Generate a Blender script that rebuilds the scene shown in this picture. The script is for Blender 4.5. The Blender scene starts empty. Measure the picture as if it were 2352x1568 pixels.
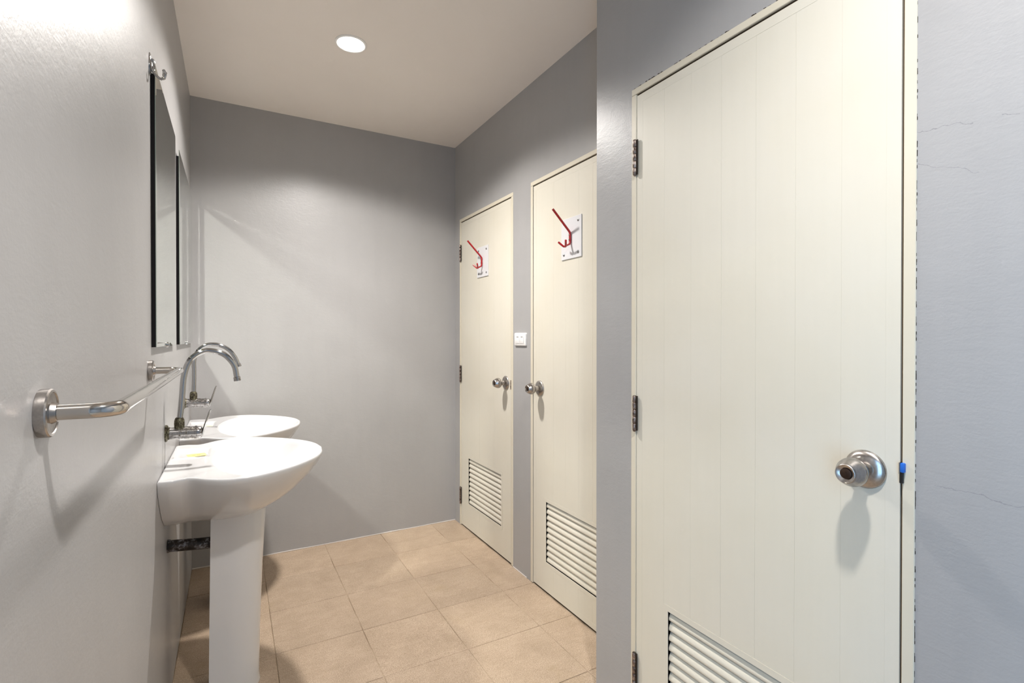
import bpy, bmesh, math, random
from mathutils import Vector, Matrix

random.seed(4)
S = bpy.context.scene
C = S.collection
PI = math.pi

# ------------------------------------------------------------------ room numbers (metres, floor z = 0)
XL, XR, XN = -0.1889, 1.3103, 1.0905        # left wall, right wall, nearer (projecting) right wall
YB, YN, YF = 3.1355, 1.3624, -1.25          # back wall, end of the projecting wall, wall behind the camera
ZC = 2.4945
XO = 2.3                                    # outer side of the cubicles behind the doors
CAM_Z = 1.22

# ------------------------------------------------------------------ camera
cam = bpy.data.cameras.new('camera')
cam.sensor_fit = 'HORIZONTAL'
cam.sensor_width = 36.0
cam.lens = 1154.63 / 2352 * 36.0
cam.clip_start = 0.02
cam_o = bpy.data.objects.new('camera', cam)
C.objects.link(cam_o)
cam_o.location = (0, 0, CAM_Z)
cam_o.rotation_euler = (math.radians(90 - 0.361), 0, math.radians(-29.126))
S.camera = cam_o

# ------------------------------------------------------------------ colour management, world, lamps
S.view_settings.view_transform = 'Standard'
S.view_settings.look = 'None'
S.view_settings.exposure = 0.17
S.view_settings.gamma = 1.0
S.view_settings.use_curve_mapping = False
S.cycles.use_denoising = True
S.cycles.adaptive_threshold = 0.02
S.cycles.max_bounces = 10
S.cycles.diffuse_bounces = 6
S.cycles.glossy_bounces = 6
S.cycles.sample_clamp_indirect = 0.0
S.cycles.blur_glossy = 0.08
S.cycles.use_guiding = True
S.cycles.guiding_training_samples = 0

LAMP_POWER = (490.0, 305.0)          # far lamp, lamp over the near door
LAMP_COLOR = (1.0, 0.955, 0.91)
LAMP_SPOTS = [(0.4537, 2.2455), (0.465, 0.27)]
LAMP_CONE = math.radians(150)
LAMP_BLEND = 0.05
SKY_COLOR = (0.35, 0.62, 0.95)
SKY_STRENGTH = 4.8

W = bpy.data.worlds.new('daylight')
S.world = W
W.use_nodes = True
bgn = W.node_tree.nodes['Background']
bgn.inputs['Color'].default_value = (*SKY_COLOR, 1)
bgn.inputs['Strength'].default_value = SKY_STRENGTH

DOORWAY = (-1.05, -0.20, 2.05)              # open doorway in the left wall behind the camera: y0, y1, top
pl = bpy.data.lights.new('doorway_portal', 'AREA')
pl.shape = 'RECTANGLE'
pl.size, pl.size_y = DOORWAY[1] - DOORWAY[0], DOORWAY[2]
pl.cycles.is_portal = True
po = bpy.data.objects.new('doorway_portal', pl)
C.objects.link(po)
po.location = (XL - 0.02, (DOORWAY[0] + DOORWAY[1]) / 2, DOORWAY[2] / 2)
po.rotation_euler = (math.radians(90), 0, math.radians(-90))

# light distribution of the recessed reflector lamps: candela against the angle from straight down
ANGLES = [0, 12, 24, 31, 37, 42, 47, 52, 58, 63, 66, 68, 70, 72, 74, 90]
CANDELA = [4.3, 4.3, 4.1, 3.75, 3.15, 2.62, 2.15, 1.70, 1.25, 0.98, 0.72, 0.45, 0.22, 0.07, 0.0, 0.0]
ies = bpy.data.texts.new('downlight_distribution')
ies.write('IESNA:LM-63-1995\nTILT=NONE\n1 1000 1 %d 1 1 2 0.1 0.1 0\n1 1 20\n' % len(ANGLES)
          + ' '.join('%g' % a for a in ANGLES) + '\n0\n' + ' '.join('%g' % c for c in CANDELA) + '\n')

lamp_objs = []
for (lx, ly), lamp_power in zip(LAMP_SPOTS, LAMP_POWER):
    ld = bpy.data.lights.new('downlight_lamp', 'SPOT')
    ld.shadow_soft_size = 0.045
    ld.energy = lamp_power
    ld.color = LAMP_COLOR
    ld.spot_size = LAMP_CONE
    ld.spot_blend = LAMP_BLEND
    ld.use_nodes = True
    _t = ld.node_tree
    _i = _t.nodes.new('ShaderNodeTexIES')
    _i.mode = 'INTERNAL'
    _i.ies = ies
    _i.inputs['Strength'].default_value = 1.0
    _t.links.new(_i.outputs['Fac'], _t.nodes['Emission'].inputs['Strength'])
    lo = bpy.data.objects.new('downlight_lamp', ld)
    C.objects.link(lo)
    lo.location = (lx, ly, ZC - 0.0125)
    lamp_objs.append(lo)

# ------------------------------------------------------------------ materials
def mat(name, col, rough=0.5, metal=0.0, spec=0.5, coat=0.0):
    m = bpy.data.materials.new(name)
    m.use_nodes = True
    b = m.node_tree.nodes['Principled BSDF']
    b.inputs['Base Color'].default_value = (*col, 1)
    b.inputs['Roughness'].default_value = rough
    b.inputs['Metallic'].default_value = metal
    b.inputs['Specular IOR Level'].default_value = spec
    b.inputs['Coat Weight'].default_value = coat
    b.inputs['Coat Roughness'].default_value = 0.05
    return m

class N:
    """tiny node helper"""
    def __init__(s, m):
        s.m = m; s.t = m.node_tree; s.b = s.t.nodes['Principled BSDF']
    def n(s, typ, **kw):
        nd = s.t.nodes.new(typ)
        for k, v in kw.items():
            setattr(nd, k, v)
        return nd
    def l(s, a, b):
        s.t.links.new(a, b)
    def pos(s, scale=(1, 1, 1)):
        g = s.n('ShaderNodeNewGeometry')
        mp = s.n('ShaderNodeMapping')
        mp.inputs['Scale'].default_value = scale
        s.l(g.outputs['Position'], mp.inputs['Vector'])
        return mp.outputs['Vector']
    def noise(s, vec, scale, detail=3, rough=0.5, dist=0.0):
        nd = s.n('ShaderNodeTexNoise')
        nd.inputs['Scale'].default_value = scale
        nd.inputs['Detail'].default_value = detail
        nd.inputs['Roughness'].default_value = rough
        nd.inputs['Distortion'].default_value = dist
        s.l(vec, nd.inputs['Vector'])
        return nd.outputs['Fac']
    def ramp(s, fac, stops):
        r = s.n('ShaderNodeValToRGB')
        els = r.color_ramp.elements
        while len(els) < len(stops):
            els.new(0.5)
        for e, (p, c) in zip(els, stops):
            e.position = p
            e.color = (*c, 1) if len(c) == 3 else c
        s.l(fac, r.inputs['Fac'])
        return r.outputs['Color']
    def mix(s, fac, a, b, blend='MIX'):
        m = s.n('ShaderNodeMix', data_type='RGBA', blend_type=blend)
        for sock, v in ((m.inputs[0], fac), (m.inputs[6], a), (m.inputs[7], b)):
            if isinstance(v, (int, float)):
                sock.default_value = v
            elif isinstance(v, tuple):
                sock.default_value = (*v, 1)
            else:
                s.l(v, sock)
        return m.outputs[2]
    def math(s, op, a, b=None, c=None):
        m = s.n('ShaderNodeMath', operation=op)
        for i, v in enumerate((a, b, c)):
            if v is None: continue
            if isinstance(v, (int, float)): m.inputs[i].default_value = v
            else: s.l(v, m.inputs[i])
        return m.outputs[0]
    def bump(s, h, strength, dist, prev=None):
        b = s.n('ShaderNodeBump')
        b.inputs['Strength'].default_value = strength
        b.inputs['Distance'].default_value = dist
        s.l(h, b.inputs['Height'])
        if prev is not None: s.l(prev, b.inputs['Normal'])
        return b.outputs['Normal']

WALL = (0.370, 0.364, 0.362)

def wall_mat(name, stroke, cracks=()):
    m = mat(name, WALL, 0.375)
    h = N(m)
    v = h.pos()
    big = h.noise(v, 2.2, 4, 0.55)
    col = h.ramp(big, [(0.3, tuple(c * 0.955 for c in WALL)), (0.7, tuple(min(1, c * 1.04) for c in WALL))])
    drip = h.noise(h.pos((1, 1, 0.10)), 17, 4, 0.6, 0.3)
    col = h.mix(h.ramp(drip, [(0.48, (0, 0, 0)), (0.75, (0.25, 0.25, 0.25))]), col, tuple(c * 0.90 for c in WALL))
    spots = h.noise(v, 38, 4, 0.6)
    speck = h.ramp(spots, [(0.70, (0, 0, 0)), (0.78, (1, 1, 1))])
    col = h.mix(h.math('MULTIPLY', speck, 0.10), col, (0.62, 0.61, 0.60))
    sv = h.pos(stroke)
    f1 = h.noise(sv, 70, 3, 0.55, 0.4)
    f2 = h.noise(v, 9, 3, 0.5, 0.6)
    f3 = h.noise(v, 210, 2, 0.5)
    nrm = h.bump(f2, 0.10, 0.008)
    nrm = h.bump(f1, 0.20, 0.0016, nrm)
    nrm = h.bump(f3, 0.20, 0.0009, nrm)
    if cracks:
        g = h.n('ShaderNodeNewGeometry')
        sp = h.n('ShaderNodeSeparateXYZ')
        h.l(g.outputs['Position'], sp.inputs[0])
        wob = h.noise(v, 24, 5, 0.6)
        gaps = h.noise(v, 13, 2, 0.5)
        for (z0, y0, slope, y1, y2, wd) in cracks:
            line = h.math('MULTIPLY_ADD', sp.outputs['Y'], slope, z0 - slope * y0)
            line = h.math('MULTIPLY_ADD', h.math('SUBTRACT', wob, 0.5), 0.030, line)
            d = h.math('ABSOLUTE', h.math('SUBTRACT', sp.outputs['Z'], line))
            k = h.math('LESS_THAN', d, wd)
            k = h.math('MULTIPLY', k, h.math('GREATER_THAN', sp.outputs['Y'], y1))
            k = h.math('MULTIPLY', k, h.math('LESS_THAN', sp.outputs['Y'], y2))
            k = h.math('MULTIPLY', k, h.math('GREATER_THAN', gaps, 0.42))
            col = h.mix(h.math('MULTIPLY', k, 0.55), col, (0.20, 0.20, 0.21))
    h.l(col, h.b.inputs['Base Color'])
    h.l(nrm, h.b.inputs['Normal'])
    return m

M_wall_side = wall_mat('grey_wall_paint_side', (1, 0.45, 1.3))
M_wall_back = wall_mat('grey_wall_paint_back', (0.5, 1, 1.2))
M_wall_near = wall_mat('grey_wall_paint_cracked', (1, 0.4, 1.3),
                       [(1.588, 0.375, 0.12, 0.0, 0.4425, 0.0006), (1.518, 0.40, 0.41, 0.355, 0.4425, 0.0005),
                        (0.958, 0.37, 0.03, 0.0, 0.420, 0.0006)])

def ceiling_mat():
    m = mat('white_ceiling_paint', (0.80, 0.775, 0.74), 0.75, spec=0.2)
    h = N(m)
    v = h.pos()
    c = h.ramp(h.noise(v, 1.6, 3), [(0.3, (0.80, 0.745, 0.695)), (0.7, (0.835, 0.782, 0.732))])
    h.l(c, h.b.inputs['Base Color'])
    h.l(h.bump(h.noise(v, 60, 3), 0.08, 0.002), h.b.inputs['Normal'])
    return m
M_ceiling = ceiling_mat()

def tile_mat():
    m = mat('beige_stone_tile', (0.50, 0.38, 0.26), 0.55, spec=0.35)
    h = N(m)
    v = h.pos()
    cloud = h.noise(v, 7, 5, 0.6, 0.4)
    col = h.ramp(cloud, [(0.28, (0.375, 0.282, 0.202)), (0.52, (0.440, 0.334, 0.244)), (0.76, (0.495, 0.384, 0.286))])
    vein = h.noise(h.pos((0.45, 1.5, 1)), 36, 4, 0.62, 0.5)
    col = h.mix(h.ramp(vein, [(0.36, (0.32, 0.32, 0.32)), (0.58, (0, 0, 0))]), col, (0.33, 0.250, 0.168))
    grain = h.noise(v, 300, 3, 0.6)
    col = h.mix(h.ramp(grain, [(0.38, (0.60, 0.60, 0.60)), (0.54, (0, 0, 0))]), col, (0.190, 0.138, 0.092))
    pale = h.noise(h.pos((1.1, 0.9, 1)), 380, 2, 0.5)
    col = h.mix(h.ramp(pale, [(0.54, (0, 0, 0)), (0.68, (0.60, 0.60, 0.60))]), col, (0.66, 0.545, 0.415))
    oi = h.n('ShaderNodeObjectInfo')
    rv = h.ramp(oi.outputs['Random'], [(0.0, (0.95, 0.95, 0.95)), (1.0, (1.05, 1.045, 1.04))])
    col = h.mix(1.0, col, rv, 'MULTIPLY')
    dirt = h.noise(v, 3.1, 4, 0.6)
    col = h.mix(h.ramp(dirt, [(0.60, (0, 0, 0)), (0.78, (0.4, 0.4, 0.4))]), col, (0.34, 0.25, 0.14))
    h.l(col, h.b.inputs['Base Color'])
    h.l(h.bump(grain, 0.25, 0.0012, h.bump(cloud, 0.12, 0.004)), h.b.inputs['Normal'])
    return m
M_tile = tile_mat()
M_grout = mat('grout', (0.34, 0.26, 0.18), 0.9, spec=0.1)
_h = N(M_grout)
_h.l(_h.ramp(_h.noise(_h.pos(), 4.5, 3), [(0.40, (0.20, 0.145, 0.095)), (0.60, (0.46, 0.365, 0.27))]), _h.b.inputs['Base Color'])

def door_mat(name, col):
    m = mat(name, col, 0.42)
    h = N(m)
    v = h.pos((1, 1, 0.06))
    f = h.noise(v, 55, 3, 0.5)
    b2 = h.noise(h.pos(), 3, 3)
    c = h.ramp(f, [(0.3, tuple(x * 0.992 for x in col)), (0.7, tuple(min(1, x * 1.005) for x in col))])
    c = h.mix(h.ramp(b2, [(0.45, (0, 0, 0)), (0.8, (0.35, 0.35, 0.35))]), c, (col[0] * 0.93, col[1] * 0.90, col[2] * 0.80))
    h.l(c, h.b.inputs['Base Color'])
    h.l(h.bump(f, 0.02, 0.0008), h.b.inputs['Normal'])
    return m
M_door = door_mat('cream_door_plastic', (0.680, 0.646, 0.556))
M_frame = door_mat('cream_frame_plastic', (0.67, 0.62, 0.505))
M_caulk = mat('white_sealant', (0.55, 0.505, 0.47), 0.8)
M_gap_shade = mat('dark_brown_door_seal', (0.055, 0.036, 0.020), 0.8, spec=0.1)  # dark brown that paints the shade in the door gaps
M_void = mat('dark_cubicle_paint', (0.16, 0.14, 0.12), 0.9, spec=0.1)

def ceramic():
    m = mat('white_glazed_ceramic', (0.65, 0.65, 0.655), 0.12, spec=0.5, coat=0.3)
    return m
M_ceramic = ceramic()

def brushed(name, col, rough):
    m = mat(name, col, rough, 1.0)
    h = N(m)
    f = h.noise(h.pos((1, 1, 1)), 260, 2, 0.5)
    h.l(h.ramp(f, [(0.3, tuple(x * 0.80 for x in col)), (0.7, col)]), h.b.inputs['Base Color'])
    tg = h.n('ShaderNodeTangent', direction_type='RADIAL', axis='X')
    h.l(tg.outputs[0], h.b.inputs['Tangent'])
    h.b.inputs['Anisotropic'].default_value = 0.75
    return m
M_steel = brushed('brushed_steel', (0.47, 0.44, 0.415), 0.24)
M_chrome = mat('polished_chrome', (0.46, 0.455, 0.45), 0.09, 1.0)
M_rail = mat('polished_steel_rail', (0.58, 0.545, 0.505), 0.09, 1.0)

def worn_chrome():
    m = mat('lime_stained_chrome', (0.74, 0.73, 0.71), 0.14, 1.0)
    h = N(m)
    f = h.noise(h.pos(), 120, 5, 0.65)
    k = h.ramp(f, [(0.52, (0, 0, 0)), (0.64, (1, 1, 1))])
    h.l(h.mix(k, (0.42, 0.41, 0.405), (0.10, 0.08, 0.055)), h.b.inputs['Base Color'])
    h.l(h.math('MULTIPLY_ADD', k, 0.40, 0.12), h.b.inputs['Roughness'])
    h.l(h.math('MULTIPLY_ADD', k, -0.6, 1.0), h.b.inputs['Metallic'])
    return m
M_worn = worn_chrome()

def verdigris():
    m = mat('green_corroded_brass', (0.22, 0.21, 0.11), 0.5, 0.6)
    h = N(m)
    f = h.noise(h.pos(), 160, 5, 0.7)
    h.l(h.ramp(f, [(0.40, (0.030, 0.025, 0.016)), (0.52, (0.11, 0.092, 0.058)), (0.63, (0.20, 0.205, 0.13)), (0.74, (0.50, 0.48, 0.40))]),
        h.b.inputs['Base Color'])
    return m
M_verdigris = verdigris()

def rusty():
    m = mat('black_rusty_pipe', (0.06, 0.05, 0.045), 0.45, 0.3)
    h = N(m)
    f = h.noise(h.pos(), 45, 5, 0.7)
    h.l(h.ramp(f, [(0.38, (0.012, 0.009, 0.008)), (0.50, (0.05, 0.036, 0.028)), (0.60, (0.30, 0.30, 0.32)), (0.74, (0.55, 0.55, 0.57))]),
        h.b.inputs['Base Color'])
    return m
M_pipe = rusty()

def bronze():
    m = mat('tarnished_hinge_steel', (0.20, 0.165, 0.145), 0.35, 0.85)
    h = N(m)
    f = h.noise(h.pos(), 120, 4, 0.6)
    h.l(h.ramp(f, [(0.30, (0.06, 0.042, 0.034)), (0.52, (0.29, 0.225, 0.195)), (0.72, (0.52, 0.45, 0.41))]), h.b.inputs['Base Color'])
    return m
M_hinge = bronze()
M_hinge_dark = mat('hinge_joint_shadowed_grease', (0.03, 0.022, 0.016), 0.6, 0.3)  # near-black tone of the hinge pins and the ragged crack
M_mirror = mat('mirror_silver', (0.80, 0.845, 0.80), 0.015, 1.0)
M_glass_edge = mat('mirror_glass_edge', (0.30, 0.36, 0.32), 0.08, 0.3)
M_black = mat('black_backing_board', (0.006, 0.005, 0.006), 0.6, spec=0.2)
M_plate = mat('white_acrylic', (0.70, 0.70, 0.715), 0.18)
M_red = mat('red_enamel', (0.42, 0.004, 0.010), 0.25, coat=0.4)
M_screw = mat('dull_screw_steel', (0.33, 0.33, 0.33), 0.3, 1.0)
M_switch = mat('white_switch_plastic', (0.84, 0.83, 0.82), 0.3)
M_switch_grey = mat('grey_switch_mark', (0.34, 0.33, 0.32), 0.5)
M_blackplastic = mat('black_latch', (0.01, 0.01, 0.011), 0.4)
M_blue = mat('blue_plastic', (0.012, 0.13, 0.55), 0.35)
M_keyhole = mat('dark_key_cylinder', (0.045, 0.026, 0.018), 0.4, 0.6)
M_drain = mat('drain_chrome', (0.6, 0.6, 0.6), 0.15, 1.0)

def sticker_mat(col, ink):
    m = mat('maker_sticker', col, 0.5)
    h = N(m)
    tc = h.n('ShaderNodeTexCoord')
    sp = h.n('ShaderNodeSeparateXYZ')
    h.l(tc.outputs['Generated'], sp.inputs[0])
    f = h.noise(tc.outputs['Object'], 330, 2, 0.5)
    band = h.math('MULTIPLY', h.math('GREATER_THAN', sp.outputs['Y'], 0.30), h.math('LESS_THAN', sp.outputs['Y'], 0.66))
    band = h.math('MULTIPLY', band, h.math('MULTIPLY', h.math('GREATER_THAN', sp.outputs['X'], 0.25), h.math('LESS_THAN', sp.outputs['X'], 0.72)))
    k = h.math('MULTIPLY', band, h.math('GREATER_THAN', f, 0.52))
    h.l(h.mix(k, col, ink), h.b.inputs['Base Color'])
    return m
M_sticker = sticker_mat((0.80, 0.66, 0.26), (0.42, 0.22, 0.06))
M_sticker2 = sticker_mat((0.80, 0.77, 0.55), (0.55, 0.50, 0.35))

M_lamp = bpy.data.materials.new('lit_lamp_diffuser')
M_lamp.use_nodes = True
_nt = M_lamp.node_tree
_nt.nodes.remove(_nt.nodes['Principled BSDF'])
_em = _nt.nodes.new('ShaderNodeEmission')
_em.inputs['Color'].default_value = (1.0, 0.97, 0.93, 1)
_em.inputs['Strength'].default_value = 14.0
_nt.links.new(_em.outputs[0], _nt.nodes['Material Output'].inputs[0])
M_lampring = mat('white_lamp_ring', (0.85, 0.84, 0.82), 0.4)

# ------------------------------------------------------------------ mesh helpers
def add_box(bm, x0, x1, y0, y1, z0, z1):
    vs = [bm.verts.new(p) for p in ((x0, y0, z0), (x1, y0, z0), (x1, y1, z0), (x0, y1, z0),
                                    (x0, y0, z1), (x1, y0, z1), (x1, y1, z1), (x0, y1, z1))]
    for f in ((3, 2, 1, 0), (4, 5, 6, 7), (0, 1, 5, 4), (1, 2, 6, 5), (2, 3, 7, 6), (3, 0, 4, 7)):
        bm.faces.new([vs[i] for i in f])

def bevel_all(bm, w, seg=2):
    bmesh.ops.bevel(bm, geom=list(bm.edges), offset=w, segments=seg, profile=0.5, affect='EDGES')

def add_rings(bm, rings, cap0=True, cap1=True, closed=True):
    prev = None
    first = None
    for r in rings:
        vs = [bm.verts.new(p) for p in r]
        if prev is not None:
            n = len(vs)
            for i in range(n if closed else n - 1):
                j = (i + 1) % n
                bm.faces.new((prev[i], prev[j], vs[j], vs[i]))
        else:
            first = vs
        prev = vs
    if cap0: bm.faces.new(list(reversed(first)))
    if cap1: bm.faces.new(prev)

def add_lathe(bm, axis, prof, origin=(0, 0, 0), n=28):
    """prof: (distance along axis, radius)"""
    ax = Vector(axis).normalized()
    up = Vector((0, 0, 1)) if abs(ax.z) < 0.9 else Vector((1, 0, 0))
    e1 = ax.cross(up).normalized()
    e2 = ax.cross(e1).normalized()
    o = Vector(origin)
    rings = []
    for d, r in prof:
        r = max(r, 0.0004)
        rings.append([o + ax * d + (e1 * math.cos(2 * PI * i / n) + e2 * math.sin(2 * PI * i / n)) * r for i in range(n)])
    add_rings(bm, rings)

def smooth_path(pts, per=8):
    P = [Vector(p) for p in pts]
    P = [P[0] * 2 - P[1]] + P + [P[-1] * 2 - P[-2]]
    out = []
    for i in range(1, len(P) - 2):
        a, b, c, d = P[i - 1:i + 3]
        for k in range(per):
            t = k / per
            out.append(0.5 * ((2 * b) + (c - a) * t + (2 * a - 5 * b + 4 * c - d) * t * t + (3 * b - a - 3 * c + d) * t ** 3))
    out.append(P[-2])
    return out

def add_tube(bm, path, r, n=16, sx=1.0, cap=True):
    """r: number or list of radii; round tube swept along path"""
    P = [Vector(p) for p in path]
    rs = r if isinstance(r, (list, tuple)) else [r] * len(P)
    t = (P[1] - P[0]).normalized()
    e1 = t.cross(Vector((0, 1, 0)))
    if e1.length < 0.1: e1 = t.cross(Vector((0, 0, 1)))
    e1.normalize()
    rings = []
    for i, p in enumerate(P):
        tt = (P[min(i + 1, len(P) - 1)] - P[max(i - 1, 0)]).normalized()
        e1 = (e1 - tt * e1.dot(tt)).normalized()
        e2 = tt.cross(e1)
        rings.append([p + (e1 * math.cos(2 * PI * k / n) * sx + e2 * math.sin(2 * PI * k / n)) * rs[i] for k in range(n)])
    add_rings(bm, rings, cap, cap)

def mesh(name, bm, material, smooth=None):
    bmesh.ops.recalc_face_normals(bm, faces=list(bm.faces))
    me = bpy.data.meshes.new(name)
    bm.to_mesh(me)
    bm.free()
    me.materials.append(material)
    if smooth:
        for p in me.polygons: p.use_smooth = True
        me.set_sharp_from_angle(angle=math.radians(smooth))
    return me

def link(name, me, parent=None, loc=(0, 0, 0)):
    o = bpy.data.objects.new(name, me)
    C.objects.link(o)
    o.location = loc
    if parent is not None: o.parent = parent
    return o

def obj(name, bm, material, parent=None, smooth=None, loc=(0, 0, 0), label=None):
    o = link(name, mesh(name, bm, material, smooth), parent, loc)
    if label: o['label'] = label
    return o

def struct(name, bm, material, smooth=None):
    o = obj(name, bm, material, None, smooth)
    o['kind'] = 'structure'
    return o

def thing(name, label, cat, loc=(0, 0, 0), group=None):
    o = bpy.data.objects.new(name, None)
    C.objects.link(o)
    o.location = loc
    o.empty_display_size = 0.05
    o['label'] = label
    o['category'] = cat
    if group: o['group'] = group
    return o

def copy_tree(o, parent=None):
    c = o.copy()
    C.objects.link(c)
    c.parent = parent
    for ch in [x for x in bpy.data.objects if x.parent == o]:
        copy_tree(ch, c)
    return c

# ------------------------------------------------------------------ room shell
T = 0.10
bm = bmesh.new()
add_box(bm, XL - 0.9, XO, YF - T, YB + T, -0.12, -0.0020)
floor = struct('floor', bm, M_grout)

bm = bmesh.new()
add_box(bm, XL - T, XO + T, YF - T, YB + T, ZC, ZC + T)
struct('ceiling', bm, M_ceiling)

bm = bmesh.new()
add_box(bm, XL - T, XL, DOORWAY[1], YB + T, -0.0035, ZC)
add_box(bm, XL - T, XL, YF - T, DOORWAY[0], -0.0035, ZC)
add_box(bm, XL - T, XL, DOORWAY[0], DOORWAY[1], DOORWAY[2], ZC)
struct('wall_left', bm, M_wall_side)

bm = bmesh.new()
add_box(bm, XL, XO, YB, YB + T, -0.0035, ZC)
struct('wall_back', bm, M_wall_back)

# doors: outer frame edges (y far, y near), frame top, plane x
FRAME_W = 0.020
DOORS = {1: dict(x=XR, ya=3.0545, yb=2.3380, top=1.998, hinge='far', v0=0.170),
         2: dict(x=XR, ya=2.1560, yb=1.4395, top=1.998, hinge='near', v0=0.1495),
         3: dict(x=XN, ya=1.1890, yb=0.4425, top=1.990, hinge='far', v0=0.1485)}

def wall_with_doors(name, x0, x1, y0, y1, doors, material):
    bm = bmesh.new()
    ys = y0
    for d in sorted(doors, key=lambda d: d['yb']):
        add_box(bm, x0, x1, ys, d['yb'], -0.0035, ZC)
        add_box(bm, x0, x1, d['yb'], d['ya'], d['top'], ZC)
        ys = d['ya']
    add_box(bm, x0, x1, ys, y1, -0.0035, ZC)
    return struct(name, bm, material)

wall_with_doors('wall_right', XR, XR + T, YN, YB, [DOORS[1], DOORS[2]], M_wall_side)
wall_with_doors('wall_near_right', XN, XN + T, YF, YN - T, [DOORS[3]], M_wall_near)
bm = bmesh.new()
add_box(bm, XN, XR + T, YN - T, YN, -0.0035, ZC)
struct('wall_partition', bm, M_wall_side)

bm = bmesh.new()                             # wall behind the camera
add_box(bm, XL, XO, YF - T, YF, -0.0035, ZC)
struct('wall_front', bm, M_wall_back)

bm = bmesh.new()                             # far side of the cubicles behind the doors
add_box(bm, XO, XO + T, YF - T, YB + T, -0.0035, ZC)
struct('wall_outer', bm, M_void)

# floor tiles: 331 x 333 mm, every one an object under the floor
TX0, TY0, TW, TD, G = 0.475, 3.1355, 0.3315, 0.3335, 0.0024
tile_meshes = {}
def tile_mesh(w, d):
    key = (round(w, 4), round(d, 4))
    if key not in tile_meshes:
        bm = bmesh.new()
        add_box(bm, -w / 2, w / 2, -d / 2, d / 2, -0.008, 0.0)
        top = [e for e in bm.edges if all(abs(v.co.z) < 1e-6 for v in e.verts)]
        bmesh.ops.bevel(bm, geom=top, offset=0.0013, segments=1, affect='EDGES')
        tile_meshes[key] = mesh('tile', bm, M_tile)
    return tile_meshes[key]
ix = -2
while TX0 + ix * TW < XR - 0.01:
    x0, x1 = TX0 + ix * TW, TX0 + (ix + 1) * TW
    x0, x1 = max(x0, XL + 0.001), min(x1, XR - 0.001)
    iy = 0
    while TY0 - iy * TD > YF + 0.02:
        y1, y0 = TY0 - iy * TD - 0.002 * (iy == 0), TY0 - (iy + 1) * TD
        y0 = max(y0, YF + 0.001)
        xx1 = x1
        if y1 <= YN + 0.02: xx1 = min(x1, XN - 0.001)
        if xx1 - x0 > 0.012:
            t = link('tile', tile_mesh(xx1 - x0 - G, y1 - y0 - G), floor,
                     ((x0 + xx1) / 2, (y0 + y1) / 2, random.uniform(-0.0006, 0.0004)))
        iy += 1
    ix += 1

# thin sealant beads where the walls meet the floor
bm = bmesh.new()
path = [(XL + 0.002, YB - 0.0015, 0.0015)] + [(XL + 0.002 + (XR - XL - 0.004) * k / 24, YB - 0.002, 0.0015 + random.uniform(-0.0006, 0.0006)) for k in range(1, 24)] + [(XR - 0.002, YB - 0.0015, 0.0015)]
add_tube(bm, path, [0.0036 + random.uniform(-0.0008, 0.0008) for _ in path], 8)
struct('trim_1', bm, M_caulk, 60)
bm = bmesh.new()
path = [(XR - 0.0015, DOORS[1]['yb'] - 0.002 - 0.0357 * k / 1, 0.001) for k in (0, 1, 2, 3, 4, 5)]
path = [p for p in path if p[1] > DOORS[2]['ya'] + 0.002]
add_tube(bm, path, 0.0028, 8)
struct('trim_2', bm, M_caulk, 60)

# ------------------------------------------------------------------ doors
def knob_profile():
    rose = [(0.0, 0.0375), (0.003, 0.0375), (0.006, 0.0355), (0.011, 0.027), (0.014, 0.020), (0.0155, 0.0135), (0.018, 0.0128), (0.030, 0.0122), (0.0315, 0.0145)]
    ball = [(0.031, 0.0140), (0.034, 0.0185), (0.038, 0.0235), (0.044, 0.0270), (0.050, 0.0278), (0.057, 0.0265), (0.064, 0.0232), (0.070, 0.0200), (0.0735, 0.0186), (0.0745, 0.0172), (0.0715, 0.0112), (0.0710, 0.0106)]
    return rose, ball

bm = bmesh.new()
add_lathe(bm, (-1, 0, 0), knob_profile()[0], n=36)
ME_rose = mesh('rose', bm, M_steel, 35)
bm = bmesh.new()
add_lathe(bm, (-1, 0, 0), knob_profile()[1], n=36)
ME_ball = mesh('door_knob', bm, M_steel, 40)
bm = bmesh.new()
add_lathe(bm, (-1, 0, 0), [(0.060, 0.0098), (0.0722, 0.0098), (0.0728, 0.0090)], n=20)
add_box(bm, -0.0732, -0.0722, -0.0010, 0.0010, -0.0050, 0.0050)
ME_key = mesh('keyhole', bm, M_keyhole, 40)

def hinge_meshes():
    parts = []
    h = 0.108
    bm = bmesh.new()
    seg = 5
    for k in range(seg):
        z0, z1 = -h / 2 + h * k / seg, -h / 2 + h * (k + 1) / seg
        add_lathe(bm, (0, 0, 1), [(z0 + 0.0008, 0.0052), (z0 + 0.002, 0.0060), (z1 - 0.002, 0.0060), (z1 - 0.0008, 0.0052)], n=14)
    add_lathe(bm, (0, 0, 1), [(-h / 2 - 0.003, 0.003), (-h / 2 - 0.001, 0.0045), (-h / 2 + 0.001, 0.0045)], n=12)
    knuckle = mesh('hinge', bm, M_hinge, 40)
    bm = bmesh.new()
    add_lathe(bm, (0, 0, 1), [(-h / 2, 0.0047), (h / 2, 0.0047)], n=12)
    add_box(bm, 0.001, 0.0045, -0.010, 0.0055, -h / 2 + 0.001, h / 2 - 0.001)
    pin = mesh('hinge_pin', bm, M_hinge_dark, 40)
    return knuckle, pin
ME_hinge, ME_pin = hinge_meshes()

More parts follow.
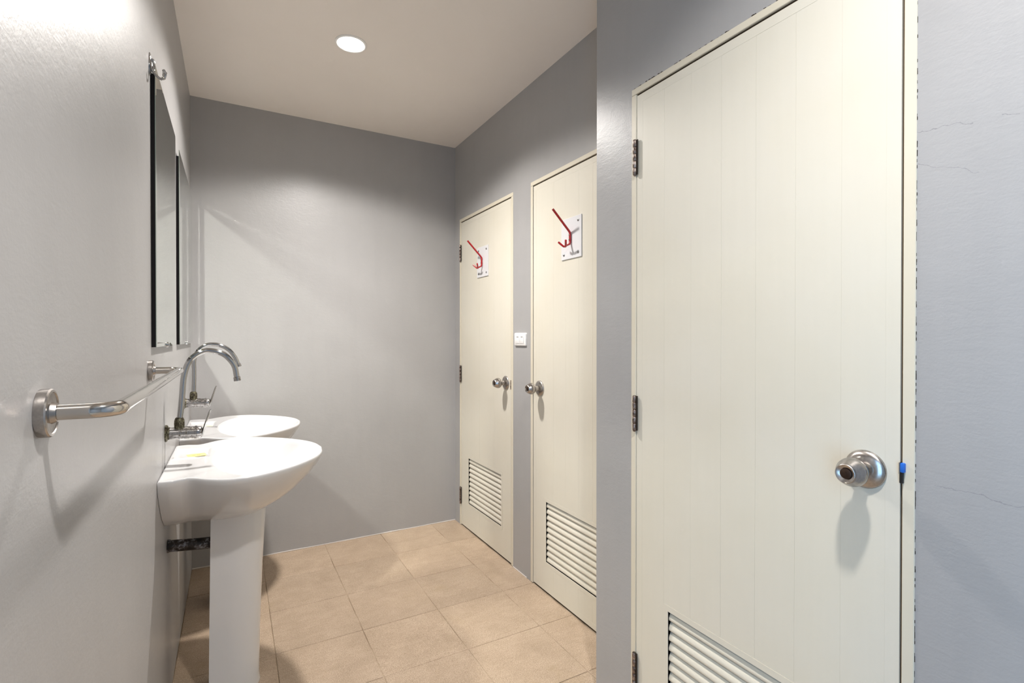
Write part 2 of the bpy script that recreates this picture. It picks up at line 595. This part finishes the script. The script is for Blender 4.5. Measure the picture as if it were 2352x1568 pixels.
SLAT_N = 10
def slat_mesh(length):
    """sloping louvre blade with a rounded front, built around the blade's own centre, long axis y"""
    prof = [(-0.0020, -0.0138), (-0.0052, -0.0128), (-0.0066, -0.0095), (-0.0062, -0.0045), (-0.0040, 0.0020), (0.0000, 0.0085), (0.0050, 0.0140), (0.0110, 0.0172), (0.0120, 0.0150), (0.0060, 0.0095), (0.0015, 0.0020), (-0.0010, -0.0060)]
    bm = bmesh.new()
    add_rings(bm, [[(x, y, z) for x, z in prof] for y in (-length / 2, length / 2)])
    return mesh('slat', bm, M_door, 50)

def make_door(idx, label_frame=None):
    d = DOORS[idx]
    x, ya, yb, top = d['x'], d['ya'], d['yb'], d['top']
    root = bpy.data.objects.new('door_%d' % idx, None)
    C.objects.link(root)
    root['kind'] = 'structure'
    root.location = (x, (ya + yb) / 2, 0)
    ox, oy = x, (ya + yb) / 2
    L = lambda X, Y, Z: (X - ox, Y - oy, Z)
    far_hinge = d['hinge'] == 'far'
    # frame: two jambs and a head, a little proud of the wall, each its own piece
    xo0, xo1 = x - 0.0022, x + 0.085
    for nm, (y0, y1, z0, z1) in {'jamb': (ya - FRAME_W, ya, 0.0, top - FRAME_W), 'jamb_b': (yb, yb + FRAME_W, 0.0, top - FRAME_W), 'head_jamb': (yb, ya, top - FRAME_W, top)}.items():
        bm = bmesh.new()
        add_box(bm, xo0 - ox, xo1 - ox, y0 - oy, y1 - oy, z0 + 0.0005, z1)
        bevel_all(bm, 0.0013, 1)
        obj('jamb' if nm.startswith('jamb') else nm, bm, M_frame, root)
    # stop strip behind the leaf
    gap = 0.0042
    ly0, ly1 = yb + FRAME_W + gap, ya - FRAME_W - gap
    if far_hinge: ly1 += 0.0027
    else: ly0 -= 0.0027
    lz0, lz1 = 0.009, top - FRAME_W - 0.0062
    xf = x + 0.0005                        # front face of the leaf
    cy = (ly0 + ly1) / 2
    vw = 0.2215
    vy0, vy1, vz0, vz1 = cy - vw, cy + vw, d['v0'], d['v0'] + 0.288
    # core of the leaf with the vent hole
    bm = bmesh.new()
    for (a, b, c, e) in ((ly0, vy0, lz0, lz1), (vy1, ly1, lz0, lz1), (vy0, vy1, lz0, vz0), (vy0, vy1, vz1, lz1)):
        add_box(bm, xf + 0.0011 - ox, xf + 0.036 - ox, a - oy, b - oy, c, e)
    obj('leaf', bm, M_door, root)
    # edging strip round the leaf
    e = 0.0245
    bm = bmesh.new()
    for (a, b, c, f) in ((ly0, ly0 + e, lz0, lz1), (ly1 - e, ly1, lz0, lz1), (ly0 + e, ly1 - e, lz1 - e, lz1), (ly0 + e, ly1 - e, lz0, lz0 + e)):
        add_box(bm, xf - 0.0002 - ox, xf + 0.0020 - ox, a - oy, b - oy, c, f)
    obj('edging_strip', bm, M_door, root)
    # tongue and groove planks
    pw = 0.0966
    g = 0.00014
    y = (yb + FRAME_W + gap) + 0.0113 + pw - pw + 0.0
    edges = [ly0 + e]
    k = ly0 + 0.0085 + pw
    while k < ly1 - e - 0.012:
        edges.append(k)
        k += pw
    edges.append(ly1 - e)
    for a, b in zip(edges[:-1], edges[1:]):
        bm = bmesh.new()
        a2, b2 = a + g, b - g
        za, zb = lz0 + e + g, lz1 - e - g
        j = random.uniform(-0.00015, 0.00015)
        def pb(y0, y1, z0, z1):
            if y1 - y0 > 1e-4: add_box(bm, xf + j - ox, xf + 0.0020 - ox, y0 - oy, y1 - oy, z0, z1)
        v0, v1 = vy0 - 0.017, vy1 + 0.017
        w0, w1 = vz0 - 0.017, vz1 + 0.017
        if b2 <= v0 or a2 >= v1:
            pb(a2, b2, za, zb)
        else:
            pb(a2, b2, w1, zb)
            pb(a2, b2, za, w0)
            if a2 < v0: pb(a2, v0, w0, w1)
            if b2 > v1: pb(v1, b2, w0, w1)
        obj('plank', bm, M_door, root)
    # louvred vent: moulding and blades
    bm = bmesh.new()
    m0, m1 = 0.0165, 0.0
    add_frame = ((vy0 - m0, vy0, vz0 - m0, vz1 + m0), (vy1, vy1 + m0, vz0 - m0, vz1 + m0), (vy0, vy1, vz1, vz1 + m0), (vy0, vy1, vz0 - m0, vz0))
    for (a, b, c, f) in add_frame:
        add_box(bm, xf - 0.0008 - ox, xf + 0.036 - ox, a - oy, b - oy, c, f)
    vent = obj('vent', bm, M_door, root)
    me = slat_mesh(2 * vw - 0.001)
    pitch = (vz1 - vz0) / SLAT_N
    for s in range(SLAT_N):
        link('slat', me, vent, (xf + 0.010 - ox, cy - oy, vz0 + pitch * (s + 0.5)))
    # dark strip painted as the gap shade over, under and beside the leaf
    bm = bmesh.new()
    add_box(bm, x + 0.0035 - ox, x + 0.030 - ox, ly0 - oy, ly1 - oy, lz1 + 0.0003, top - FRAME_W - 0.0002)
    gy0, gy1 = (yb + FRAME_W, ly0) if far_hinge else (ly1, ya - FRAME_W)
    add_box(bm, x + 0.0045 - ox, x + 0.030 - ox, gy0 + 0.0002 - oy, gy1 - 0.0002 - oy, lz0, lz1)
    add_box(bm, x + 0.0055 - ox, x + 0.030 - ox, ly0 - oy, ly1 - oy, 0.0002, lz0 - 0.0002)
    obj('door_seal', bm, M_gap_shade, root)
    # hinges
    hy = ya - FRAME_W - 0.0005 if far_hinge else yb + FRAME_W + 0.0005
    for hz in (0.196, 0.990, 1.775):
        h = link('hinge', ME_hinge, root, L(x - 0.0075, hy, hz))
        p = link('hinge_pin', ME_pin, h)
        if not far_hinge: p.scale = (1, -1, 1)
    # knob on the strike side
    ky = (ly0 + 0.0585) if far_hinge else (ly1 - 0.0585)
    kz = 0.9625 if idx == 3 else 0.977
    kb = link('door_knob', ME_ball, root, L(xf, ky, kz))
    kb['label'] = 'brushed steel ball knob'
    link('rose', ME_rose, kb)
    link('keyhole', ME_key, kb)
    if idx != 3:
        bm = bmesh.new()
        sy = (yb + FRAME_W) if far_hinge else (ya - FRAME_W)
        add_box(bm, x - 0.0058 - ox, x + 0.004 - ox, sy - 0.0012 - oy, sy + 0.0030 - oy, 0.945, 0.995)
        obj('strike_plate', bm, M_hinge, root)
    else:
        sy = yb + FRAME_W
        bm = bmesh.new()
        add_box(bm, x - 0.0072 - ox, x + 0.004 - ox, sy - 0.0035 - oy, sy + 0.0024 - oy, 0.951, 0.974)
        bevel_all(bm, 0.0008, 1)
        lt = obj('latch', bm, M_blackplastic, root, label='black latch tongue with a blue cap')
        bm = bmesh.new()
        add_box(bm, x - 0.0088 - ox, x + 0.004 - ox, sy - 0.0062 - oy, sy + 0.0012 - oy, 0.971, 0.989)
        bevel_all(bm, 0.0022, 2)
        obj('latch_cap', bm, M_blue, lt, 40)
        bm = bmesh.new()
        add_box(bm, x - 0.0082 - ox, x + 0.004 - ox, sy + 0.0012 - oy, sy + 0.0030 - oy, 0.968, 0.9895)
        bevel_all(bm, 0.0005, 1)
        obj('latch_plate', bm, M_chrome, lt)
    return root
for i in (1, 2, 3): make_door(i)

# ragged dark crack where the plaster stops short of the near door frame
def ragged(name, pts, wmin, wmax, axis):
    bm = bmesh.new()
    for a, b in zip(pts[:-1], pts[1:]):
        if random.random() < 0.62: continue
        w = random.uniform(wmin, wmax)
        if axis == 'v': add_box(bm, XN - 0.0006, XN + 0.001, a[0] - w, a[0], a[1], b[1])
        else: add_box(bm, XN - 0.0006, XN + 0.001, a[0], b[0], a[1], a[1] + w)
    o = struct(name, bm, M_hinge_dark)
    return o
d3 = DOORS[3]
ragged('trim_3', [(d3['yb'], 0.05 + 0.0055 * k) for k in range(354)], 0.0003, 0.0012, 'v')
ragged('trim_4', [(d3['yb'] + 0.0062 * k, d3['top']) for k in range(120)], 0.0006, 0.0034, 'h')

# ------------------------------------------------------------------ ceiling downlights
def make_downlight(lx, ly, lamp, label):
    r = thing('downlight', label, 'lamp', (lx, ly, ZC), 'ceiling downlights')
    bm = bmesh.new()
    n = 40
    prof = [(0.0, 0.066), (-0.003, 0.066), (-0.0055, 0.063), (-0.006, 0.059), (-0.004, 0.0555), (0.0, 0.0555)]
    add_rings(bm, [[(rr * math.cos(2 * PI * i / n), rr * math.sin(2 * PI * i / n), z) for i in range(n)] for z, rr in prof], False, False)
    obj('trim_ring', bm, M_lampring, r, 40)
    bm = bmesh.new()
    add_lathe(bm, (0, 0, -1), [(0.0, 0.0550), (0.005, 0.0540), (0.0085, 0.047), (0.0105, 0.030), (0.0110, 0.010)], n=40)
    obj('diffuser', bm, M_lamp, r, 60)
    lamp.parent = r
    lamp.location = (0, 0, -0.058)
make_downlight(*LAMP_SPOTS[0], lamp_objs[0], 'round lit downlight in the white ceiling near the grey back wall')
make_downlight(*LAMP_SPOTS[1], lamp_objs[1], 'round lit downlight overhead by the nearest cream door')

# ------------------------------------------------------------------ washbasins
OUT = [(0, .276), (.02, .279), (.04, .279), (.055, .270), (.07, .264), (.09, .275), (.12, .306), (.16, .333), (.205, .342), (.25, .336),
       (.30, .310), (.36, .262), (.41, .206), (.45, .145), (.475, .078), (.4855, .0)]
BASIN_Z = 0.810
BD = 0.262                                   # bowl centre, distance from the wall

def outline(n):
    half = smooth_path([(d, w, 0) for d, w in OUT], 6)
    poly = [(p.x, p.y) for p in half]
    poly = poly + [(d, -w) for d, w in reversed(poly[:-1])]
    poly[0] = (0.0, OUT[0][1]); poly[-1] = (0.0, -OUT[0][1])
    pts = []
    for i in range(n):
        a = 2 * PI * i / n
        dx, dy = math.cos(a), math.sin(a)
        best = None
        m = len(poly)
        for k in range(m):
            (x1, y1), (x2, y2) = poly[k], poly[(k + 1) % m]
            x1 -= BD; x2 -= BD
            den = dx * (y2 - y1) - dy * (x2 - x1)
            if abs(den) < 1e-12: continue
            t = (x1 * (y2 - y1) - y1 * (x2 - x1)) / den
            u = (x1 * dy - y1 * dx) / den
            if t > 0 and -1e-6 <= u <= 1 + 1e-6 and (best is None or t > best): best = t
        pts.append((a, best))
    return pts

def sstep(a, b, x):
    t = min(1, max(0, (x - a) / (b - a)))
    return t * t * (3 - 2 * t)

def bowl_mesh():
    n = 240
    # put vertices on the two back corners by sampling extra angles there
    o = outline(n)
    bm = bmesh.new()
    rings = []
    pt = lambda a, r: (BD + r * math.cos(a), r * math.sin(a))
    # ---- underside, from the middle out to the rim
    for k, z in ((0.02, .6125), (.19, .6145), (.33, .6235), (.42, .636), (.53, .6545), (.626, .673), (.75, .705), (.874, .742), (.945, .770), (.985, .790), (1.0, .8005)):
        ring = []
        for a, r in o:
            d, w = pt(a, r)
            c = 0.20
            d2 = c + (d - c) * k if d > c else d + (c - d) * 0.0
            kk = k if d > c else k + (1 - k) * 0.10 * (1 - d / c) * 0
            ring.append((d2, w * kk, z))
        rings.append(ring)
    # ---- lip and inside
    def inset(f, z):
        ring = []
        for a, r in o:
            d, w = pt(a, max(r - f, 0.01))
            d = max(d, 0.0 if f < 0.001 else min(f, 0.006))
            ring.append((d, w, z))
        rings.append(ring)
    inset(0.0, .8055)
    inset(0.002, .8090)
    inset(0.005, .8100)
    inset(0.010, .8094)
    # deck and bowl edge: ellipse, its back edge leaves a flat deck by the wall
    def ell(a, ad, aw):
        return 1 / math.sqrt((math.cos(a) / ad) ** 2 + (math.sin(a) / aw) ** 2)
    edge = [min(ell(a, (0.205 if math.cos(a) > 0 else 0.135), 0.305), r - 0.018) for a, r in o]
    for t in [k / 22 for k in range(1, 23)]:
        ring = []
        for (a, r), e in zip(o, edge):
            rr = (r - 0.010) * (1 - t) + e * t
            d, w = pt(a, rr)
            d = max(d, 0.006)
            z = .8092 - 0.005 * t
            # shallow soap tray in the deck
            tray = sstep(0.046, 0.058, w) * (1 - sstep(0.185, 0.200, w)) * sstep(0.010, 0.020, d) * (1 - sstep(0.100, 0.118, d))
            ridge = math.exp(-((w - 0.032) / 0.007) ** 2) * sstep(0.008, 0.015, d) * (1 - sstep(0.07, 0.09, d))
            z += -0.0090 * tray + 0.0045 * ridge
            ring.append((d, w, z))
        rings.append(ring)
    for f in (0.96, 0.90, 0.82, 0.72, 0.60, 0.47, 0.34, 0.22, 0.12):
        ring = []
        for (a, r), e in zip(o, edge):
            d, w = pt(a, e * f)
            z = .672 + (.8042 - .672) * (f ** 2.3) - 0.012 * (1 - f)
            ring.append((d + (0.0) * (1 - f), w, z))
        rings.append(ring)
    add_rings(bm, rings)
    return mesh('bowl', bm, M_ceramic, 55)

def pedestal_mesh():
    bm = bmesh.new()
    rings = []
    for z, xf, hw, xb in ((0.0, .2735, .083, .114), (.006, .2735, .083, .114), (.03, .2700, .0795, .117), (.20, .2745, .0810, .119), (.42, .2825, .0845, .122), (.56, .2905, .0885, .124), (.640, .2960, .0915, .125)):
        ring = []
        xm = xb + 0.045
        ring.append((xb + 0.012, -hw * 0.97, z))
        ring.append((xb, -hw * 0.985, z))
        for k in range(0, 33):
            a = -PI / 2 + PI * k / 32
            ring.append((xm + (xf - xm) * math.cos(a) ** 0.9 if math.cos(a) > 1e-9 else xm, hw * math.sin(a), z))
        ring.append((xb, hw * 0.985, z))
        ring.append((xb + 0.012, hw * 0.97, z))
        rings.append(ring)
    add_rings(bm, rings)
    return mesh('pedestal', bm, M_ceramic, 50)

ME_bowl, ME_ped = bowl_mesh(), pedestal_mesh()
bm = bmesh.new()
add_lathe(bm, (0, 0, 1), [(0.0, 0.024), (0.004, 0.0245), (0.006, 0.022), (0.0045, 0.016), (0.0045, 0.002)], n=24)
ME_drain = mesh('drain', bm, M_drain, 40)

def make_basin(yc, label, sticker):
    r = thing('washbasin', label, 'washbasin', (XL + 0.0008, yc, 0), 'pedestal washbasins along the left wall')
    link('bowl', ME_bowl, r)
    link('pedestal', ME_ped, r)
    link('drain', ME_drain, r, (BD, 0, 0.6625))
    (d, w, a, sx, sy, m) = sticker
    bm = bmesh.new()
    add_box(bm, -sx / 2, sx / 2, -sy / 2, sy / 2, 0, 0.0006)
    s = obj('sticker', bm, m, r, loc=(d, w, 0.7985), label='small yellow paper sticker on the white deck')
    s.rotation_euler = (0, 0, a)
    return r
Y1, Y2 = 2.020, 2.712
make_basin(Y1, 'white pedestal washbasin nearer the camera, under the first mirror', (0.076, 0.118, 0.20, 0.058, 0.052, M_sticker))
make_basin(Y2, 'white pedestal washbasin in the far corner against the back wall', (0.090, 0.105, 0.1, 0.050, 0.045, M_sticker2))

# waste pipe from the wall into the near pedestal
dp = thing('drain_pipe', 'black rusty waste pipe running from the wall into the nearer basin pedestal', 'pipe', (XL, 2.005, 0.532))
bm = bmesh.new()
add_tube(bm, [(0.0, 0, 0.0), (0.06, 0, -0.006), (0.126, 0, -0.012)], 0.0190, 20)
obj('pipe', bm, M_pipe, dp, 50)
bm = bmesh.new()
add_lathe(bm, (1, 0, -0.09), [(0.0, 0.0212), (0.006, 0.0212), (0.008, 0.0195)], n=20)
obj('collar', bm, M_pipe, dp, 40)

# ------------------------------------------------------------------ taps
def make_tap(y, z, spout, label):
    """wall tap with a tall swan-neck spout; local x runs out from the wall"""
    r = thing('wall_tap', label, 'tap', (XL, y, z), 'swan-neck wall taps over the basins')
    ax = (1, 0, -0.035)
    bm = bmesh.new()
    add_lathe(bm, ax, [(0.0, 0.0274), (0.004, 0.0274), (0.0065, 0.0250), (0.008, 0.0207), (0.012, 0.0201)], n=28)
    obj('flange', bm, M_verdigris, r, 40)
    bm = bmesh.new()
    add_lathe(bm, ax, [(0.010, 0.0189), (0.014, 0.0189), (0.022, 0.0193), (0.036, 0.0195), (0.0365, 0.0210), (0.041, 0.0210), (0.0415, 0.0195), (0.052, 0.0198), (0.0525, 0.0207), (0.066, 0.0210), (0.0665, 0.0198), (0.080, 0.0200), (0.0805, 0.0215), (0.087, 0.0217), (0.0875, 0.0198), (0.098, 0.0195), (0.1015, 0.0171), (0.1025, 0.0098)], n=28)
    obj('body', bm, M_worn, r, 35)
    bm = bmesh.new()
    add_lathe(bm, (0, 0, 1), [(0.010, 0.0128), (0.020, 0.0134), (0.0205, 0.0156), (0.036, 0.0159), (0.0365, 0.0137), (0.040, 0.0134), (0.046, 0.0120), (0.050, 0.0107)], (0.0385, 0, 0), n=6)
    add_lathe(bm, (0, 0, 1), [(0.008, 0.0140), (0.022, 0.0146), (0.030, 0.0149), (0.041, 0.0140), (0.048, 0.0116)], (0.0385, 0, 0), n=24)
    obj('nut', bm, M_verdigris, r, 35)
    bm = bmesh.new()
    p = smooth_path([(a, 0, b) for a, b in spout], 8)
    add_tube(bm, p, 0.0090, 18)
    sp = obj('spout', bm, M_chrome, r, 60)
    bm = bmesh.new()
    t = (p[-1] - p[-2]).normalized()
    add_lathe(bm, t, [(-0.003, 0.0090), (-0.002, 0.0107), (0.003, 0.0112), (0.0035, 0.0098), (0.005, 0.0098), (0.0055, 0.0112), (0.011, 0.0110), (0.0125, 0.0093)], p[-1], n=22)
    obj('aerator', bm, M_worn, sp, 40)
    # lever: a thin paddle rising from the end of the body
    bm = bmesh.new()
    lev = smooth_path([(0.1005, 0, -0.0165), (0.1035, 0, -0.004), (0.1090, 0, 0.016), (0.1165, 0, 0.042), (0.1235, 0, 0.064), (0.1275, 0, 0.0705)], 6)
    rings = []
    m = len(lev)
    for i, c in enumerate(lev):
        s = i / (m - 1)
        w = 0.0125 - 0.0055 * sstep(0.15, 0.8, s)
        if s > 0.94: w *= 0.75
        th = 0.0046 - 0.0018 * s
        tt = (lev[min(i + 1, m - 1)] - lev[max(i - 1, 0)]).normalized()
        nn = Vector((tt.z, 0, -tt.x))
        rings.append([c + Vector((0, 1, 0)) * (w * math.cos(2 * PI * k / 12)) + nn * (th * math.sin(2 * PI * k / 12)) for k in range(12)])
    add_rings(bm, rings)
    obj('lever', bm, M_chrome, r, 60)
    return r

sx = lambda X: X - XL
z1, z2 = 0.9125, 0.9330
spout1 = [(sx(-.1502), 0.952), (sx(-.1474), .975), (sx(-.1425), 1.035), (sx(-.1378), 1.094), (sx(-.1262), 1.137), (sx(-.1077), 1.162), (sx(-.0794), 1.1776), (sx(-.0533), 1.1772), (sx(-.0267), 1.1672), (sx(-.0069), 1.1485), (sx(.008), 1.1229), (sx(.0145), 1.0860)]
spout2 = [(sx(-.1495), 0.975), (sx(-.1482), 1.02), (sx(-.1478), 1.075), (sx(-.1474), 1.1223), (sx(-.1324), 1.163), (sx(-.1006), 1.189), (sx(-.0566), 1.1907), (sx(-.0152), 1.1695), (sx(.0109), 1.135), (sx(.0250), 1.1000)]
make_tap(1.96, z1, [(a, b - z1) for a, b in spout1], 'lime-stained chrome wall tap over the nearer basin, spout leaning outwards')
make_tap(2.65, z2, [(a, b - z2) for a, b in spout2], 'chrome wall tap over the far basin, with an upright spout')

# ------------------------------------------------------------------ mirrors
def make_mirror(y0, y1, label, clips):
    z0, z1 = 1.196, 1.955
    r = thing('mirror', label, 'mirror', (XL, (y0 + y1) / 2, z0), 'frameless mirrors above the basins')
    h = (y1 - y0) / 2
    H = z1 - z0
    bm = bmesh.new()
    # backing board, its top corners cut away
    poly = [(-h + 0.001, 0.0), (h - 0.001, 0.0), (h - 0.001, H - 0.06), (h - 0.03, H - 0.030), (-h + 0.03, H - 0.030), (-h + 0.001, H - 0.024)]
    add_rings(bm, [[(x, y, z) for y, z in poly] for x in (0.0002, 0.0098)])
    obj('backing_board', bm, M_black, r)
    bm = bmesh.new()
    b = 0.010
    def rect(x, i):
        return [(x, -h + i, i), (x, h - i, i), (x, h - i, H - i), (x, -h + i, H - i)]
    add_rings(bm, [rect(0.0098, 0), rect(0.0112, 0)], True, False)
    g = obj('glass_edge', bm, M_glass_edge, r)
    bm = bmesh.new()
    add_rings(bm, [rect(0.0112, 0), rect(0.0124, b)], False, True)
    obj('glass', bm, M_mirror, r)
    for cy, cz in clips:
        bm = bmesh.new()
        add_lathe(bm, (1, 0, 0), [(0.0085, 0.0085), (0.0135, 0.0085), (0.0160, 0.0075), (0.0175, 0.0045), (0.0178, 0.001)], (0, cy - (y0 + y1) / 2, cz), n=18)
        obj('clip', bm, M_chrome, r, 40)
    return r
make_mirror(1.652, 2.198, 'tall frameless mirror nearer the camera, beside the chrome wall hook', [(1.90, 0.004)])
make_mirror(2.350, 3.080, 'tall frameless mirror in the far corner by the back wall', [(2.66, 0.004)])

# ------------------------------------------------------------------ towel rail on the left wall
rail = thing('towel_rail', 'polished steel towel rail on the grey left wall', 'towel rail', (XL, 0.752, 1.1355))
RL = 0.845
bm = bmesh.new()
def corner(c, a0, a1, r, n=10):
    return [(c[0] + r * math.cos(a0 + (a1 - a0) * k / n), c[1] + r * math.sin(a0 + (a1 - a0) * k / n), 0) for k in range(n + 1)]
rad, proj = 0.026, 0.0690
p = [(0.008, 0, 0), (0.020, 0, 0), (0.034, 0, 0)] + corner((proj - rad, rad), -PI / 2, 0, rad) + \
    [(proj, rad + (RL - 2 * rad) * k / 6, 0) for k in range(1, 6)] + corner((proj - rad, RL - rad), 0, PI / 2, rad) + [(0.034, RL, 0), (0.020, RL, 0), (0.008, RL, 0)]
add_tube(bm, p, 0.0090, 24)
obj('bar', bm, M_rail, rail, 60)
for yy in (0.0, RL):
    bm = bmesh.new()
    add_lathe(bm, (1, 0, 0), [(0.0, 0.0270), (0.0015, 0.0275), (0.0095, 0.0275), (0.0110, 0.0262), (0.0115, 0.0235), (0.0105, 0.0228), (0.0105, 0.0125), (0.0125, 0.0118), (0.0155, 0.0106), (0.0160, 0.0092)], (0, yy, 0), n=40)
    obj('wall_flange', bm, M_steel, rail, 35)

# ------------------------------------------------------------------ chrome robe hook above the first mirror
hk = thing('robe_hook', 'small chrome double robe hook on the left wall at the first mirror', 'hook', (XL, 1.632, 1.945))
bm = bmesh.new()
ring = lambda x, s: [(x, 0.011 * s * math.cos(a) , 0.031 * s * math.sin(a)) for a in [2 * PI * k / 24 for k in range(24)]]
add_rings(bm, [ring(0.0, 1.0), ring(0.002, 1.0), ring(0.004, 0.8), ring(0.0048, 0.4)])
obj('wall_plate', bm, M_chrome, hk, 50)
bm = bmesh.new()
add_tube(bm, smooth_path([(0.003, 0, 0.010), (0.008, 0, 0.013), (0.010, 0.001, 0.004), (0.0085, 0, -0.012), (0.010, 0, -0.020)], 6), 0.0032, 12)
add_tube(bm, smooth_path([(0.006, 0, -0.014), (0.013, 0.0, -0.024), (0.021, 0.0, -0.031), (0.028, 0.0, -0.034)], 6), 0.0031, 12)
obj('stem', bm, M_chrome, hk, 60)
for s, tip in ((1, [(0.022, 0.001, -0.031), (0.027, 0.008, -0.029), (0.030, 0.012, -0.016), (0.031, 0.013, -0.004)]),
               (-1, [(0.025, -0.001, -0.033), (0.033, -0.006, -0.034), (0.036, -0.009, -0.027), (0.0365, -0.010, -0.019)])):
    bm = bmesh.new()
    add_tube(bm, smooth_path(tip, 6), [0.0027] * 18 + [0.0024], 12)
    add_lathe(bm, (0, 0, 1), [(-0.004, 0.0008), (-0.003, 0.0028), (0.0, 0.0042), (0.003, 0.0028), (0.004, 0.0008)], tip[-1], n=14)
    obj('prong', bm, M_chrome, hk, 60)

# ------------------------------------------------------------------ red coat hooks on the two far doors
def make_coat_hook(yc, zc, label):
    r = thing('coat_hook', label, 'hook', (XR, yc, zc), 'red coat hooks on white plates')
    bm = bmesh.new()
    add_box(bm, -0.0045, 0.0005, -0.0745, 0.0745, -0.0905, 0.0905)
    bevel_all(bm, 0.0008, 1)
    obj('back_plate', bm, M_plate, r)
    bm = bmesh.new()
    add_lathe(bm, (-1, 0, 0), [(0.003, 0.0062), (0.0055, 0.0060), (0.0072, 0.0042), (0.0076, 0.001)], n=16)
    add_box(bm, -0.0080, -0.0070, -0.0042, 0.0042, -0.0006, 0.0006)
    me = mesh('screw', bm, M_screw, 40)
    for sy_ in (-1, 1):
        for sz_ in (-1, 1):
            link('screw', me, r, (0, sy_ * 0.053, sz_ * 0.069))
    def bar(name, pts, half_w, half_t):
        bm = bmesh.new()
        pp = [Vector(q) for q in pts]
        rings = []
        for i, c in enumerate(pp):
            if i == 0: tt = pp[1] - pp[0]
            elif i == len(pp) - 1: tt = pp[-1] - pp[-2]
            else: tt = (pp[i + 1] - pp[i]).normalized() + (pp[i] - pp[i - 1]).normalized()
            tt.normalize()
            e2 = Vector((0, 1, 0)); e2 = (e2 - tt * e2.dot(tt)).normalized()
            e1 = tt.cross(e2)
            k = 1.0
            rings.append([c + e2 * (half_w * a) + e1 * (half_t * b) for a, b in ((-1, -.5), (-.6, -1), (.6, -1), (1, -.5), (1, .5), (.6, 1), (-.6, 1), (-1, .5))])
        add_rings(bm, rings)
        return obj(name, bm, M_red, r, 50)
    dz = 1.662
    bar('upper_arm', [(-0.0100, 0, 1.640 - dz), (-0.0100, 0, 1.684 - dz), (-0.0160, 0, 1.692 - dz), (-0.096, 0, 1.7720 - dz), (-0.1010, 0, 1.7775 - dz)], 0.0050, 0.0042)
    bar('foot', [(-0.0100, 0, 1.645 - dz), (-0.0125, 0, 1.634 - dz), (-0.0390, 0, 1.6215 - dz)], 0.0048, 0.0040)
    for s in (-1, 1):
        bar('prong', [(-0.0340, 0.001 * s, 1.6215 - dz), (-0.0385, 0.009 * s, 1.6230 - dz), (-0.0520, 0.028 * s, 1.643 - dz)], 0.0044, 0.0038)
    bm = bmesh.new()
    for zz in (1.654, 1.674):
        add_lathe(bm, (-1, 0, 0), [(0.004, 0.0030), (0.0160, 0.0030), (0.0166, 0.0016)], (0, 0, zz - dz), n=12)
    obj('rivet', bm, M_hinge, r, 40)
    return r
make_coat_hook(1.810, 1.662, 'red coat hook on a white plate, on the middle door beside the projecting wall')
make_coat_hook(2.706, 1.677, 'red coat hook on a white plate, on the farthest door next to the back wall')

# ------------------------------------------------------------------ switch plate between the far doors
sw = thing('wall_switch', 'white plastic switch plate on the grey strip between the two far doors', 'switch', (XR, 2.2535, 1.2145))
bm = bmesh.new()
def rrect(x, hy, hz, r, n=6):
    pts = []
    for cy_, cz_, a0 in ((hy - r, hz - r, 0), (-hy + r, hz - r, PI / 2), (-hy + r, -hz + r, PI), (hy - r, -hz + r, 1.5 * PI)):
        pts += [(x, cy_ + r * math.cos(a0 + PI / 2 * k / n), cz_ + r * math.sin(a0 + PI / 2 * k / n)) for k in range(n + 1)]
    return pts
add_rings(bm, [rrect(0.0005, .058, .0335, .006), rrect(-0.0055, .058, .0335, .006), rrect(-0.0080, .0570, .0325, .006), rrect(-0.0095, .0545, .0300, .005)])
obj('plate', bm, M_switch, sw, 50)
for k in (-1, 1):
    bm = bmesh.new()
    add_box(bm, -0.0115, -0.0090, 0.010 * k + 0.012 * k - 0.019, 0.010 * k + 0.012 * k + 0.019, -0.021, 0.021)
    bevel_all(bm, 0.0010, 2)
    rk = obj('rocker', bm, M_switch, sw, 40)
    bm = bmesh.new()
    add_box(bm, -0.0122, -0.0112, 0.022 * k - 0.012, 0.022 * k + 0.006, 0.0105, 0.0150)
    obj('slot', bm, M_switch_grey, rk)
